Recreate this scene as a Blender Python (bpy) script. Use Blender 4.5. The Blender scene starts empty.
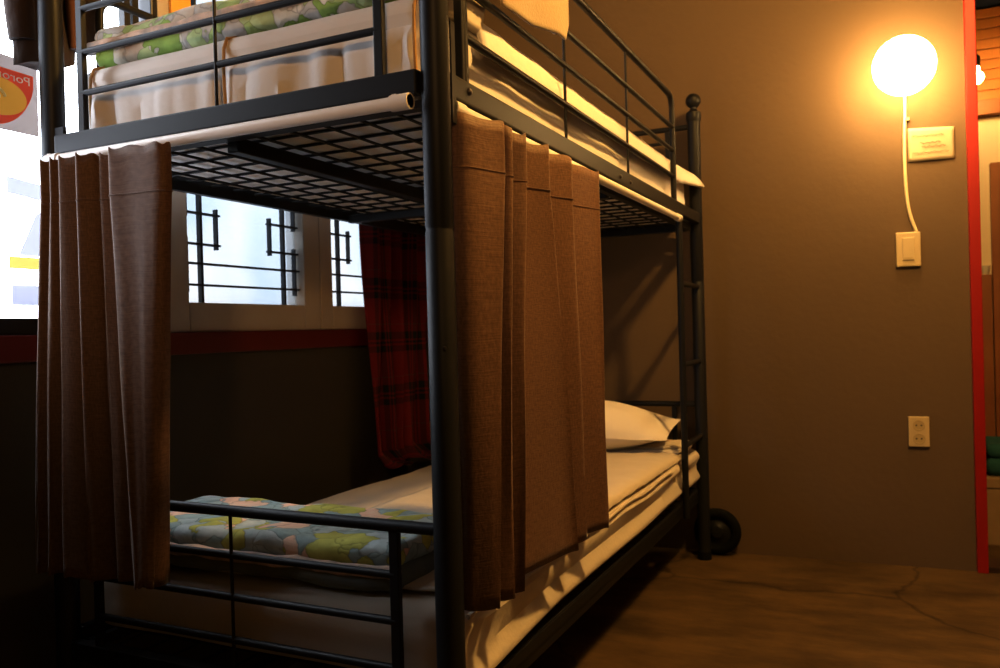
import bpy, bmesh, math, random
from mathutils import Vector, Matrix, noise
random.seed(7)
sc = bpy.context.scene
COL = sc.collection

# ------------------------------------------------------------------ materials
def mat(name, color, rough=0.6, metal=0.0, bump=None, vary=None, sheen=0.0, spec=0.5, emit=None, estr=0.0, transl=0.0):
    m = bpy.data.materials.new(name); m.use_nodes = True
    nt = m.node_tree; b = nt.nodes['Principled BSDF']
    b.inputs['Base Color'].default_value = (*color, 1)
    b.inputs['Roughness'].default_value = rough
    b.inputs['Metallic'].default_value = metal
    b.inputs['Specular IOR Level'].default_value = spec
    if sheen:
        b.inputs['Sheen Weight'].default_value = sheen
        b.inputs['Sheen Roughness'].default_value = 0.4
    if emit:
        b.inputs['Emission Color'].default_value = (*emit, 1)
        b.inputs['Emission Strength'].default_value = estr
    tc = nt.nodes.new('ShaderNodeTexCoord')
    if vary:                                   # (scale, second colour, contrast)
        n = nt.nodes.new('ShaderNodeTexNoise'); n.inputs['Scale'].default_value = vary[0]; n.inputs['Detail'].default_value = 6
        nt.links.new(tc.outputs['Object'], n.inputs['Vector'])
        r = nt.nodes.new('ShaderNodeValToRGB')
        r.color_ramp.elements[0].position = 0.5 - vary[2]; r.color_ramp.elements[1].position = 0.5 + vary[2]
        r.color_ramp.elements[0].color = (*color, 1); r.color_ramp.elements[1].color = (*vary[1], 1)
        nt.links.new(n.outputs['Fac'], r.inputs['Fac']); nt.links.new(r.outputs['Color'], b.inputs['Base Color'])
    if bump:                                   # (scale, strength, distance)
        n = nt.nodes.new('ShaderNodeTexNoise'); n.inputs['Scale'].default_value = bump[0]; n.inputs['Detail'].default_value = 5
        nt.links.new(tc.outputs['Object'], n.inputs['Vector'])
        bp = nt.nodes.new('ShaderNodeBump'); bp.inputs['Strength'].default_value = bump[1]; bp.inputs['Distance'].default_value = bump[2]
        nt.links.new(n.outputs['Fac'], bp.inputs['Height']); nt.links.new(bp.outputs['Normal'], b.inputs['Normal'])
    if transl:
        t = nt.nodes.new('ShaderNodeBsdfTranslucent'); t.inputs['Color'].default_value = (*color, 1)
        mx = nt.nodes.new('ShaderNodeMixShader'); mx.inputs['Fac'].default_value = transl
        out = nt.nodes['Material Output']
        nt.links.new(b.outputs['BSDF'], mx.inputs[1]); nt.links.new(t.outputs['BSDF'], mx.inputs[2])
        nt.links.new(mx.outputs['Shader'], out.inputs['Surface'])
    return m

M = {}
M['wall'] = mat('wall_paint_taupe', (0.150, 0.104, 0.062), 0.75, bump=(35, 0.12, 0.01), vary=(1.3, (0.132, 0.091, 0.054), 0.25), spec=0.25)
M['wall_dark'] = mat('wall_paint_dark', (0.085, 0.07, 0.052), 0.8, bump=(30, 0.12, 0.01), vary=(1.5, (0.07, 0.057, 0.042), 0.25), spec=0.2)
M['room'] = mat('room_paint', (0.20, 0.16, 0.11), 0.85)
M['ceiling'] = mat('ceiling_paint', (0.22, 0.17, 0.11), 0.9)
M['red'] = mat('red_gloss_paint', (0.30, 0.008, 0.006), 0.45, bump=(20, 0.05, 0.01))
M['red_dark'] = mat('red_dull_paint', (0.13, 0.004, 0.004), 0.55, bump=(20, 0.05, 0.01))
M['frame_wood'] = mat('window_frame_cream', (0.50, 0.45, 0.39), 0.6, bump=(60, 0.1, 0.005), vary=(8, (0.44, 0.38, 0.32), 0.2))
M['orange_wood'] = mat('orange_wood', (0.85, 0.42, 0.08), 0.5)
M['black_frame'] = mat('black_window_metal', (0.012, 0.011, 0.012), 0.4)
M['lattice'] = mat('dark_lattice_wood', (0.03, 0.03, 0.034), 0.6)
M['steel'] = mat('black_powder_coated_steel', (0.013, 0.0125, 0.013), 0.48, metal=0.0, bump=(400, 0.04, 0.001), spec=0.3)
M['bolt'] = mat('dark_bolt_steel', (0.07, 0.06, 0.055), 0.3, metal=0.8)
M['rubber'] = mat('black_rubber', (0.005, 0.005, 0.005), 0.85, spec=0.15)
M['rod_white'] = mat('white_plastic_rod', (0.82, 0.78, 0.74), 0.35)
M['sheet'] = mat('white_cotton_sheet', (0.74, 0.70, 0.66), 0.9, bump=(9, 0.25, 0.02), sheen=0.1)
M['linen'] = mat('white_linen', (0.60, 0.54, 0.45), 0.9, bump=(55, 0.25, 0.004), sheen=0.1)
M['ticking'] = mat('mattress_underside', (0.80, 0.77, 0.74), 0.9, vary=(20, (0.7, 0.67, 0.64), 0.2))
M['pillowcase'] = mat('white_pillowcase', (0.74, 0.69, 0.63), 0.85, bump=(11, 0.35, 0.02))
M['binding'] = mat('mattress_binding', (0.50, 0.30, 0.13), 0.8)
M['towel'] = mat('cream_towel', (0.40, 0.32, 0.21), 0.95, bump=(160, 0.5, 0.003), sheen=0.3)
M['jacket'] = mat('brown_jacket_cloth', (0.050, 0.026, 0.016), 0.85, bump=(50, 0.4, 0.01), vary=(7, (0.026, 0.016, 0.012), 0.2))
M['jacket_lining'] = mat('rust_lining', (0.12, 0.045, 0.02), 0.85)
M['cream_plastic'] = mat('cream_plastic', (0.56, 0.46, 0.28), 0.4)
M['cream_dark'] = mat('darker_cream_plastic', (0.48, 0.38, 0.21), 0.45)  # deeper cream for the clip, indicator and socket faces
M['slot'] = mat('socket_hole_dark', (0.05, 0.035, 0.02), 0.7)
M['paper'] = mat('cream_paper', (0.42, 0.35, 0.24), 0.9, bump=(30, 0.2, 0.01))
M['ink'] = mat('faint_pencil', (0.17, 0.12, 0.07), 0.9)
M['tape'] = mat('cream_cord', (0.78, 0.66, 0.42), 0.5)
M['white_cord'] = mat('white_cord', (0.55, 0.50, 0.46), 0.6)
M['poster_paper'] = mat('poster_paper', (0.40, 0.365, 0.35), 0.8, transl=0.62)
M['poster_red'] = mat('poster_red_print', (0.95, 0.17, 0.09), 0.8, transl=0.9)
M['poster_yellow'] = mat('poster_yellow_print', (0.98, 0.60, 0.12), 0.8, transl=0.9)
M['poster_gold'] = mat('poster_gold_print', (0.95, 0.88, 0.55), 0.8, transl=0.35)
M['poster_white'] = mat('poster_white_print', (0.96, 0.90, 0.86), 0.8, transl=0.35)
M['decal_grey'] = mat('pale_grey_print', (0.41, 0.41, 0.45), 0.8, transl=0.9)
M['decal_yellow'] = mat('pale_yellow_print', (0.46, 0.43, 0.22), 0.8, transl=0.9)
M['hall_white'] = mat('hall_white_paint', (0.85, 0.74, 0.56), 0.8)
M['hall_blue'] = mat('hall_blue_paint', (0.035, 0.045, 0.075), 0.8)
M['brown_wood'] = mat('brown_door_wood', (0.36, 0.14, 0.045), 0.5, vary=(5, (0.28, 0.10, 0.032), 0.2))
M['beige_box'] = mat('beige_card', (0.34, 0.24, 0.14), 0.8, vary=(6, (0.28, 0.2, 0.11), 0.2))
M['teal'] = mat('teal_cloth', (0.02, 0.10, 0.10), 0.9, bump=(30, 0.3, 0.01))
M['threshold'] = mat('dark_threshold_wood', (0.05, 0.022, 0.012), 0.5)
M['cup'] = mat('white_ceramic', (0.8, 0.77, 0.72), 0.3)
M['globe'] = mat('glowing_opal_glass', (0.9, 0.8, 0.6), 0.4, emit=(1.0, 0.64, 0.26), estr=55)
M['hall_bulb'] = mat('glowing_bulb_glass', (0.9, 0.8, 0.6), 0.4, emit=(1.0, 0.62, 0.24), estr=170)
M['yellow_card'] = mat('yellow_card', (0.60, 0.42, 0.12), 0.8)

def floor_mat():
    m = bpy.data.materials.new('worn_brown_cement'); m.use_nodes = True
    nt = m.node_tree; b = nt.nodes['Principled BSDF']; L = nt.links
    tc = nt.nodes.new('ShaderNodeTexCoord')
    mp = nt.nodes.new('ShaderNodeMapping'); mp.inputs['Scale'].default_value = (1, 2.2, 1)
    L.new(tc.outputs['Object'], mp.inputs['Vector'])
    n1 = nt.nodes.new('ShaderNodeTexNoise'); n1.inputs['Scale'].default_value = 3.2; n1.inputs['Detail'].default_value = 8; n1.inputs['Roughness'].default_value = 0.65
    L.new(mp.outputs['Vector'], n1.inputs['Vector'])
    r = nt.nodes.new('ShaderNodeValToRGB')
    r.color_ramp.elements[0].position = 0.34; r.color_ramp.elements[0].color = (0.055, 0.034, 0.013, 1)
    r.color_ramp.elements[1].position = 0.62; r.color_ramp.elements[1].color = (0.135, 0.083, 0.030, 1)
    L.new(n1.outputs['Fac'], r.inputs['Fac'])
    v = nt.nodes.new('ShaderNodeTexVoronoi'); v.feature = 'DISTANCE_TO_EDGE'; v.inputs['Scale'].default_value = 1.15
    n2 = nt.nodes.new('ShaderNodeTexNoise'); n2.inputs['Scale'].default_value = 5; n2.inputs['Detail'].default_value = 6
    L.new(tc.outputs['Object'], n2.inputs['Vector'])
    mixv = nt.nodes.new('ShaderNodeMix'); mixv.data_type = 'VECTOR'; mixv.inputs['Factor'].default_value = 0.16
    L.new(tc.outputs['Object'], mixv.inputs['A']); L.new(n2.outputs['Color'], mixv.inputs['B'])
    L.new(mixv.outputs['Result'], v.inputs['Vector'])
    cr = nt.nodes.new('ShaderNodeValToRGB'); cr.color_ramp.elements[0].position = 0.002; cr.color_ramp.elements[0].color = (0.35, 0.35, 0.35, 1)
    cr.color_ramp.elements[1].position = 0.010; cr.color_ramp.elements[1].color = (1, 1, 1, 1)
    L.new(v.outputs['Distance'], cr.inputs['Fac'])
    mul = nt.nodes.new('ShaderNodeMix'); mul.data_type = 'RGBA'; mul.blend_type = 'MULTIPLY'; mul.inputs['Factor'].default_value = 0.8
    L.new(r.outputs['Color'], mul.inputs['A']); L.new(cr.outputs['Color'], mul.inputs['B'])
    L.new(mul.outputs['Result'], b.inputs['Base Color'])
    b.inputs['Roughness'].default_value = 0.55; b.inputs['Specular IOR Level'].default_value = 0.3
    bp = nt.nodes.new('ShaderNodeBump'); bp.inputs['Strength'].default_value = 0.25; bp.inputs['Distance'].default_value = 0.01
    L.new(n1.outputs['Fac'], bp.inputs['Height']); L.new(bp.outputs['Normal'], b.inputs['Normal'])
    return m
M['floor'] = floor_mat()

def curtain_mat():
    m = bpy.data.materials.new('brown_woven_curtain'); m.use_nodes = True
    nt = m.node_tree; b = nt.nodes['Principled BSDF']; L = nt.links
    uv = nt.nodes.new('ShaderNodeUVMap')
    mp = nt.nodes.new('ShaderNodeMapping'); mp.inputs['Scale'].default_value = (260, 90, 1)
    L.new(uv.outputs['UV'], mp.inputs['Vector'])
    n = nt.nodes.new('ShaderNodeTexNoise'); n.inputs['Scale'].default_value = 1.0; n.inputs['Detail'].default_value = 3
    L.new(mp.outputs['Vector'], n.inputs['Vector'])
    mp2 = nt.nodes.new('ShaderNodeMapping'); mp2.inputs['Scale'].default_value = (40, 420, 1)
    L.new(uv.outputs['UV'], mp2.inputs['Vector'])
    n2 = nt.nodes.new('ShaderNodeTexNoise'); n2.inputs['Scale'].default_value = 1.0; n2.inputs['Detail'].default_value = 3
    L.new(mp2.outputs['Vector'], n2.inputs['Vector'])
    ad = nt.nodes.new('ShaderNodeMath'); ad.operation = 'ADD'
    L.new(n.outputs['Fac'], ad.inputs[0]); L.new(n2.outputs['Fac'], ad.inputs[1])
    r = nt.nodes.new('ShaderNodeValToRGB')
    r.color_ramp.elements[0].position = 0.35; r.color_ramp.elements[0].color = (0.108, 0.052, 0.025, 1)
    r.color_ramp.elements[1].position = 0.68; r.color_ramp.elements[1].color = (0.195, 0.107, 0.060, 1)
    hf = nt.nodes.new('ShaderNodeMath'); hf.operation = 'MULTIPLY'; hf.inputs[1].default_value = 0.5
    L.new(ad.outputs[0], hf.inputs[0]); L.new(hf.outputs[0], r.inputs['Fac'])
    L.new(r.outputs['Color'], b.inputs['Base Color'])
    b.inputs['Roughness'].default_value = 0.6; b.inputs['Sheen Weight'].default_value = 0.35; b.inputs['Sheen Roughness'].default_value = 0.35
    b.inputs['Specular IOR Level'].default_value = 0.35
    bp = nt.nodes.new('ShaderNodeBump'); bp.inputs['Strength'].default_value = 0.3; bp.inputs['Distance'].default_value = 0.002
    L.new(ad.outputs[0], bp.inputs['Height']); L.new(bp.outputs['Normal'], b.inputs['Normal'])
    return m
M['curtain'] = curtain_mat()

def tartan_mat():
    m = bpy.data.materials.new('red_tartan'); m.use_nodes = True
    nt = m.node_tree; b = nt.nodes['Principled BSDF']; L = nt.links
    uv = nt.nodes.new('ShaderNodeUVMap'); sp = nt.nodes.new('ShaderNodeSeparateXYZ'); L.new(uv.outputs['UV'], sp.inputs[0])
    def stripes(sock, freq, bands):
        mu = nt.nodes.new('ShaderNodeMath'); mu.operation = 'MULTIPLY'; mu.inputs[1].default_value = freq; L.new(sock, mu.inputs[0])
        fr = nt.nodes.new('ShaderNodeMath'); fr.operation = 'FRACT'; L.new(mu.outputs[0], fr.inputs[0])
        r = nt.nodes.new('ShaderNodeValToRGB'); r.color_ramp.interpolation = 'CONSTANT'
        els = r.color_ramp.elements
        els[0].position = bands[0][0]; els[0].color = (*bands[0][1], 1)
        els[1].position = bands[1][0]; els[1].color = (*bands[1][1], 1)
        for p, c in bands[2:]:
            e = els.new(p); e.color = (*c, 1)
        L.new(fr.outputs[0], r.inputs['Fac']); return r.outputs['Color']
    R_, D_, G_, W_ = (0.20, 0.005, 0.007), (0.003, 0.003, 0.006), (0.003, 0.008, 0.008), (0.13, 0.09, 0.06)
    bands = [(0, R_), (0.34, D_), (0.46, R_), (0.50, D_), (0.54, R_), (0.58, G_), (0.72, R_), (0.86, W_), (0.875, R_)]
    a = stripes(sp.outputs['X'], 9.0, bands); c = stripes(sp.outputs['Y'], 7.0, bands)
    mx = nt.nodes.new('ShaderNodeMix'); mx.data_type = 'RGBA'; mx.inputs['Factor'].default_value = 0.5
    L.new(a, mx.inputs['A']); L.new(c, mx.inputs['B']); L.new(mx.outputs['Result'], b.inputs['Base Color'])
    b.inputs['Roughness'].default_value = 0.85
    return m
M['tartan'] = tartan_mat()

def print_mat(name, cols, scale, rough=0.85, seed=0.0):
    """patchy floral quilt print with stitched quilting bump"""
    m = bpy.data.materials.new(name); m.use_nodes = True
    nt = m.node_tree; b = nt.nodes['Principled BSDF']; L = nt.links
    tc = nt.nodes.new('ShaderNodeTexCoord')
    ns = nt.nodes.new('ShaderNodeTexNoise'); ns.inputs['Scale'].default_value = 7; ns.inputs['Detail'].default_value = 4
    L.new(tc.outputs['Object'], ns.inputs['Vector'])
    mxv = nt.nodes.new('ShaderNodeMix'); mxv.data_type = 'VECTOR'; mxv.inputs['Factor'].default_value = 0.17
    L.new(tc.outputs['Object'], mxv.inputs['A']); L.new(ns.outputs['Color'], mxv.inputs['B'])
    v = nt.nodes.new('ShaderNodeTexVoronoi'); v.inputs['Scale'].default_value = scale
    L.new(mxv.outputs['Result'], v.inputs['Vector'])
    sp = nt.nodes.new('ShaderNodeSeparateColor'); L.new(v.outputs['Color'], sp.inputs[0])
    r = nt.nodes.new('ShaderNodeValToRGB'); r.color_ramp.interpolation = 'CONSTANT'
    els = r.color_ramp.elements
    k = len(cols)
    els[0].position = 0; els[0].color = (*cols[0], 1); els[1].position = 1.0 / k; els[1].color = (*cols[1], 1)
    for i in range(2, k):
        e = els.new(i / k); e.color = (*cols[i], 1)
    L.new(sp.outputs[0], r.inputs['Fac'])
    # thin darker vein lines
    v2 = nt.nodes.new('ShaderNodeTexVoronoi'); v2.feature = 'DISTANCE_TO_EDGE'; v2.inputs['Scale'].default_value = scale * 1.0
    L.new(mxv.outputs['Result'], v2.inputs['Vector'])
    cr = nt.nodes.new('ShaderNodeValToRGB'); cr.color_ramp.elements[0].position = 0.015; cr.color_ramp.elements[0].color = (0.7, 0.7, 0.68, 1)
    cr.color_ramp.elements[1].position = 0.05; cr.color_ramp.elements[1].color = (1, 1, 1, 1)
    L.new(v2.outputs['Distance'], cr.inputs['Fac'])
    n3 = nt.nodes.new('ShaderNodeTexNoise'); n3.inputs['Scale'].default_value = 30; n3.inputs['Detail'].default_value = 4
    L.new(tc.outputs['Object'], n3.inputs['Vector'])
    mu = nt.nodes.new('ShaderNodeMix'); mu.data_type = 'RGBA'; mu.blend_type = 'MULTIPLY'; mu.inputs['Factor'].default_value = 1
    L.new(r.outputs['Color'], mu.inputs['A']); L.new(cr.outputs['Color'], mu.inputs['B'])
    mu2 = nt.nodes.new('ShaderNodeMix'); mu2.data_type = 'RGBA'; mu2.blend_type = 'OVERLAY'; mu2.inputs['Factor'].default_value = 0.45
    L.new(mu.outputs['Result'], mu2.inputs['A']); L.new(n3.outputs['Fac'], mu2.inputs['B'])
    L.new(mu2.outputs['Result'], b.inputs['Base Color'])
    b.inputs['Roughness'].default_value = rough
    bp = nt.nodes.new('ShaderNodeBump'); bp.inputs['Strength'].default_value = 0.5; bp.inputs['Distance'].default_value = 0.01
    L.new(v2.outputs['Distance'], bp.inputs['Height']); L.new(bp.outputs['Normal'], b.inputs['Normal'])
    return m
BL, OL, PK, LB, CR = (0.34, 0.45, 0.45), (0.55, 0.55, 0.13), (0.85, 0.58, 0.42), (0.50, 0.58, 0.57), (0.5, 0.46, 0.36)
M['quilt_blue'] = print_mat('blue_green_floral_quilt', [BL, OL, BL, LB, PK, BL, OL, LB], 22)
M['quilt_green'] = print_mat('pale_green_floral_quilt', [(0.62, 0.60, 0.52), (0.28, 0.42, 0.10), (0.60, 0.52, 0.42), (0.46, 0.56, 0.28), (0.70, 0.66, 0.58), (0.52, 0.50, 0.46), (0.40, 0.52, 0.2)], 25)
M['quilt_lining'] = mat('pinkish_quilt_lining', (0.75, 0.55, 0.42), 0.9, bump=(60, 0.5, 0.004), vary=(25, (0.36, 0.30, 0.26), 0.15))
M['quilt_under'] = mat('slate_quilt_back', (0.12, 0.145, 0.15), 0.9, bump=(40, 0.4, 0.006), vary=(14, (0.18, 0.19, 0.15), 0.15))  # darker slate tone for the under fold of the quilt

def pane_mat(name, tint, tint2, frost):
    """clear-to-milky glass: mostly transparent, a little milky scatter, a faint gloss"""
    m = bpy.data.materials.new(name); m.use_nodes = True
    nt = m.node_tree; L = nt.links; nt.nodes.remove(nt.nodes['Principled BSDF'])
    out = nt.nodes['Material Output']
    t = nt.nodes.new('ShaderNodeBsdfTransparent')
    tc = nt.nodes.new('ShaderNodeTexCoord')
    n = nt.nodes.new('ShaderNodeTexNoise'); n.inputs['Scale'].default_value = 3.0
    L.new(tc.outputs['Object'], n.inputs['Vector'])
    r = nt.nodes.new('ShaderNodeValToRGB'); r.color_ramp.elements[0].position = 0.35; r.color_ramp.elements[1].position = 0.65
    r.color_ramp.elements[0].color = (*tint, 1); r.color_ramp.elements[1].color = (*tint2, 1)
    L.new(n.outputs['Fac'], r.inputs['Fac']); L.new(r.outputs['Color'], t.inputs['Color'])
    d = nt.nodes.new('ShaderNodeBsdfTranslucent'); d.inputs['Color'].default_value = (0.9, 0.93, 0.96, 1)
    mx = nt.nodes.new('ShaderNodeMixShader'); mx.inputs['Fac'].default_value = frost
    L.new(t.outputs['BSDF'], mx.inputs[1]); L.new(d.outputs['BSDF'], mx.inputs[2])
    g = nt.nodes.new('ShaderNodeBsdfGlossy'); g.inputs['Roughness'].default_value = 0.08
    mx2 = nt.nodes.new('ShaderNodeMixShader'); mx2.inputs['Fac'].default_value = 0.03
    L.new(mx.outputs['Shader'], mx2.inputs[1]); L.new(g.outputs['BSDF'], mx2.inputs[2])
    L.new(mx2.outputs['Shader'], out.inputs['Surface'])
    return m
M['pane'] = pane_mat('clear_pane', (0.97, 0.98, 1), (1, 1, 1), 0.05)
M['pane_frost'] = pane_mat('frosted_pane', (0.27, 0.295, 0.315), (0.345, 0.34, 0.33), 0.10)

# ------------------------------------------------------------------ mesh helpers
def obj(name, bm, m, parent=None, smooth=False, loc=None, rotz=0.0):
    me = bpy.data.meshes.new(name)
    bmesh.ops.recalc_face_normals(bm, faces=bm.faces)
    bm.to_mesh(me); bm.free()
    if m: me.materials.append(m)
    if smooth:
        me.polygons.foreach_set('use_smooth', [True] * len(me.polygons))
        try: me.set_sharp_from_angle(angle=math.radians(42))
        except Exception: pass
    o = bpy.data.objects.new(name, me); COL.objects.link(o)
    if parent: o.parent = parent
    if loc: o.location = loc
    o.rotation_euler.z = rotz
    return o
def thing(name, label, cat, loc=(0, 0, 0), rotz=0.0, group=None):
    o = bpy.data.objects.new(name, None); COL.objects.link(o); o.empty_display_size = 0.1
    o.location = loc; o.rotation_euler.z = rotz
    o['label'] = label; o['category'] = cat
    if group: o['group'] = group
    return o
def tag(o, label, cat, group=None, kind=None):
    o['label'] = label; o['category'] = cat
    if group: o['group'] = group
    if kind: o['kind'] = kind
    return o
def struct(name, bm, m, label, cat, parent=None, loc=None, rotz=0.0):
    o = obj(name, bm, m, parent, loc=loc, rotz=rotz)
    if parent is None:
        o['kind'] = 'structure'; o['label'] = label; o['category'] = cat
    return o
def B(): return bmesh.new()
def box(bm, x0, x1, y0, y1, z0, z1, bev=0.0):
    r = bmesh.ops.create_cube(bm, size=1)
    for v in r['verts']:
        v.co = Vector(((x0 + x1) / 2 + v.co.x * (x1 - x0), (y0 + y1) / 2 + v.co.y * (y1 - y0), (z0 + z1) / 2 + v.co.z * (z1 - z0)))
    if bev:
        es = list({e for v in r['verts'] for e in v.link_edges})
        bmesh.ops.bevel(bm, geom=es, offset=bev, segments=2, affect='EDGES', profile=0.6)
    return bm
def tube(bm, pts, r, seg=12, cap=True):
    """tube swept along a polyline; r a number or a list"""
    pts = [Vector(p) for p in pts]; n = len(pts); rings = []
    up = None
    for i, p in enumerate(pts):
        t = (pts[min(i + 1, n - 1)] - pts[max(i - 1, 0)]).normalized()
        if up is None:
            up = Vector((0, 0, 1)) if abs(t.z) < 0.9 else Vector((1, 0, 0))
        a = (up - t * up.dot(t)).normalized(); b = t.cross(a); up = a
        rr = r[i] if isinstance(r, (list, tuple)) else r
        rings.append([bm.verts.new(p + (a * math.cos(2 * math.pi * k / seg) + b * math.sin(2 * math.pi * k / seg)) * rr) for k in range(seg)])
    for i in range(n - 1):
        for k in range(seg):
            bm.faces.new((rings[i][k], rings[i][(k + 1) % seg], rings[i + 1][(k + 1) % seg], rings[i + 1][k]))
    if cap:
        bm.faces.new(rings[0]); bm.faces.new(rings[-1])
    return bm
def lathe(bm, prof, c=(0, 0, 0), seg=24, axis='z'):
    """prof: list of (radius, height)"""
    c = Vector(c); rings = []
    for r, h in prof:
        ring = []
        for k in range(seg):
            a = 2 * math.pi * k / seg
            if axis == 'z': q = Vector((r * math.cos(a), r * math.sin(a), h))
            elif axis == 'y': q = Vector((r * math.cos(a), h, r * math.sin(a)))
            else: q = Vector((h, r * math.cos(a), r * math.sin(a)))
            ring.append(bm.verts.new(c + q))
        rings.append(ring)
    for i in range(len(rings) - 1):
        for k in range(seg):
            bm.faces.new((rings[i][k], rings[i][(k + 1) % seg], rings[i + 1][(k + 1) % seg], rings[i + 1][k]))
    bm.faces.new(rings[0]); bm.faces.new(rings[-1])
    return bm
def rbox(bm, x0, x1, y0, y1, z0, z1, r, step=0.03, f=None):
    """rounded box as a dense grid; f deforms every point"""
    S = Vector((x1 - x0, y1 - y0, z1 - z0)) / 2; C = Vector((x0 + x1, y0 + y1, z0 + z1)) / 2
    inner = Vector((max(S.x - r, 1e-4), max(S.y - r, 1e-4), max(S.z - r, 1e-4)))
    cache = {}
    def coords(s):
        n = max(4, int(2 * s / step)); base = [-s + 2 * s * i / n for i in range(n + 1)]
        extra = [s - r * q for q in (0.3, 0.65, 1.0)] + [-s + r * q for q in (0.3, 0.65, 1.0)]
        out = sorted(set(round(v, 5) for v in base + extra if abs(v) <= s + 1e-6)); res = []
        for v in out:
            if not res or v - res[-1] > 1e-4: res.append(v)
        return res
    X, Y, Z = coords(S.x), coords(S.y), coords(S.z)
    def vert(p):
        k = (round(p[0], 5), round(p[1], 5), round(p[2], 5))
        if k in cache: return cache[k]
        p = Vector(p)
        q = Vector((max(-inner.x, min(inner.x, p.x)), max(-inner.y, min(inner.y, p.y)), max(-inner.z, min(inner.z, p.z))))
        d = p - q
        if d.length > 1e-9: p = q + d.normalized() * r
        w = C + p
        if f: w = f(w, p)
        cache[k] = bm.verts.new(w); return cache[k]
    def grid(A, Bc, fn):
        for i in range(len(A) - 1):
            for j in range(len(Bc) - 1):
                vs = [vert(fn(A[i], Bc[j])), vert(fn(A[i + 1], Bc[j])), vert(fn(A[i + 1], Bc[j + 1])), vert(fn(A[i], Bc[j + 1]))]
                if len(set(vs)) == 4:
                    try: bm.faces.new(vs)
                    except ValueError: pass
    for s in (-S.z, S.z): grid(X, Y, lambda a, b: (a, b, s))
    for s in (-S.y, S.y): grid(X, Z, lambda a, b: (a, s, b))
    for s in (-S.x, S.x): grid(Y, Z, lambda a, b: (s, a, b))
    return bm
def sheet_grid(rows, uvs=None, thick=None):
    """bmesh from a rectangular array of points, with UVs"""
    bm = B(); uvl = bm.loops.layers.uv.new('UVMap')
    V = [[bm.verts.new(p) for p in row] for row in rows]
    nr, nc = len(V), len(V[0])
    for i in range(nr - 1):
        for j in range(nc - 1):
            fc = bm.faces.new((V[i][j], V[i][j + 1], V[i + 1][j + 1], V[i + 1][j]))
            idx = [(i, j), (i, j + 1), (i + 1, j + 1), (i + 1, j)]
            for lp, (a, b) in zip(fc.loops, idx):
                lp[uvl].uv = uvs[a][b] if uvs else (b / (nc - 1), a / (nr - 1))
    return bm
def solid(o, t=0.003):
    md = o.modifiers.new('thickness', 'SOLIDIFY'); md.thickness = t; md.offset = 0
    return o
def chaikin(pts, it=2, w=0.22):
    for _ in range(it):
        out = [pts[0]]
        for a, b in zip(pts[:-1], pts[1:]):
            out.append(tuple(a[i] * (1 - w) + b[i] * w for i in range(len(a)))); out.append(tuple(a[i] * w + b[i] * (1 - w) for i in range(len(a))))
        out.append(pts[-1]); pts = out
    return pts
def lerp(a, b, t): return a + (b - a) * t
def nz(p, s, amp, off=0.0): return noise.noise(Vector((p[0] * s + off, p[1] * s, p[2] * s))) * amp
def text_bm(body, size, mirror=False):
    cu = bpy.data.curves.new('lettering', 'FONT'); cu.body = body; cu.size = size; cu.align_x = 'LEFT'; cu.extrude = 0.0004
    to = bpy.data.objects.new('lettering', cu); COL.objects.link(to)
    bpy.context.view_layer.update()
    me = bpy.data.meshes.new_from_object(to.evaluated_get(bpy.context.evaluated_depsgraph_get()))
    bm = B(); bm.from_mesh(me); bpy.data.objects.remove(to); bpy.data.meshes.remove(me); bpy.data.curves.remove(cu)
    return bm

# ------------------------------------------------------------------ room shell
TH = 0.04996; WY = 2.113                       # the back wall stands very slightly askew to the bed
def WP(s, n, z):                               # point on the back wall: s along it, n out into the room
    return Vector((s * math.cos(TH) + n * math.sin(TH), WY + s * math.sin(TH) - n * math.cos(TH), z))
XW = -1.05; ZC = 2.55; XR = 3.2; YF = -3.1
bm = B(); box(bm, XW - 0.2, XR + 0.2, YF - 0.2, 2.14, -0.1, 0.0); box(bm, 0.5, 2.3, 2.14, 3.75, -0.1, 0.0)
struct('floor', bm, M['floor'], 'worn brown cement floor with fine cracks', 'floor')
bm = B(); box(bm, XW - 0.2, XR + 0.2, YF - 0.2, 2.4, ZC, ZC + 0.1)
struct('ceiling', bm, M['ceiling'], 'plain brownish ceiling of the bunk room', 'ceiling')
WIN_TOP = 2.15
bm = B()
box(bm, XW - 0.15, XW, YF - 0.1, 2.2, 0, 0.853)
box(bm, XW - 0.15, XW - 0.005, YF - 0.1, 2.2, 0.85, 0.912)
box(bm, XW - 0.15, XW, YF - 0.1, 2.2, WIN_TOP, ZC)
box(bm, XW - 0.15, XW, YF - 0.1, -0.55, 0.912, WIN_TOP)
box(bm, XW - 0.15, XW, 1.66, 2.2, 0.912, WIN_TOP)
struct('wall_left', bm, M['wall_dark'], 'dark taupe wall below the windows beside the bunk', 'wall')
bm = B()
box(bm, -1.3, 0.93, 0, 0.14, 0, ZC); box(bm, 0.93, 1.88, 0, 0.14, 2.32, ZC); box(bm, 1.88, 3.5, 0, 0.14, 0, ZC)
struct('wall_back', bm, M['wall'], 'taupe painted wall behind the head of the bunk bed', 'wall', loc=(0, WY, 0), rotz=TH)
bm = B(); box(bm, XR, XR + 0.12, YF, 2.5, 0, ZC); struct('wall_right', bm, M['room'], 'brown wall on the right of the room', 'wall')
bm = B(); box(bm, XW - 0.15, XR + 0.1, YF - 0.12, YF, 0, ZC); struct('wall_front', bm, M['room'], 'brown wall at the near end of the room', 'wall')
bm = B(); box(bm, XW - 0.012, XW + 0.022, YF, 2.05, 0.853, 0.912, 0.004)
struct('trim_1', bm, M['red_dark'], 'dark red painted sill band running below the windows', 'trim')
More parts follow.
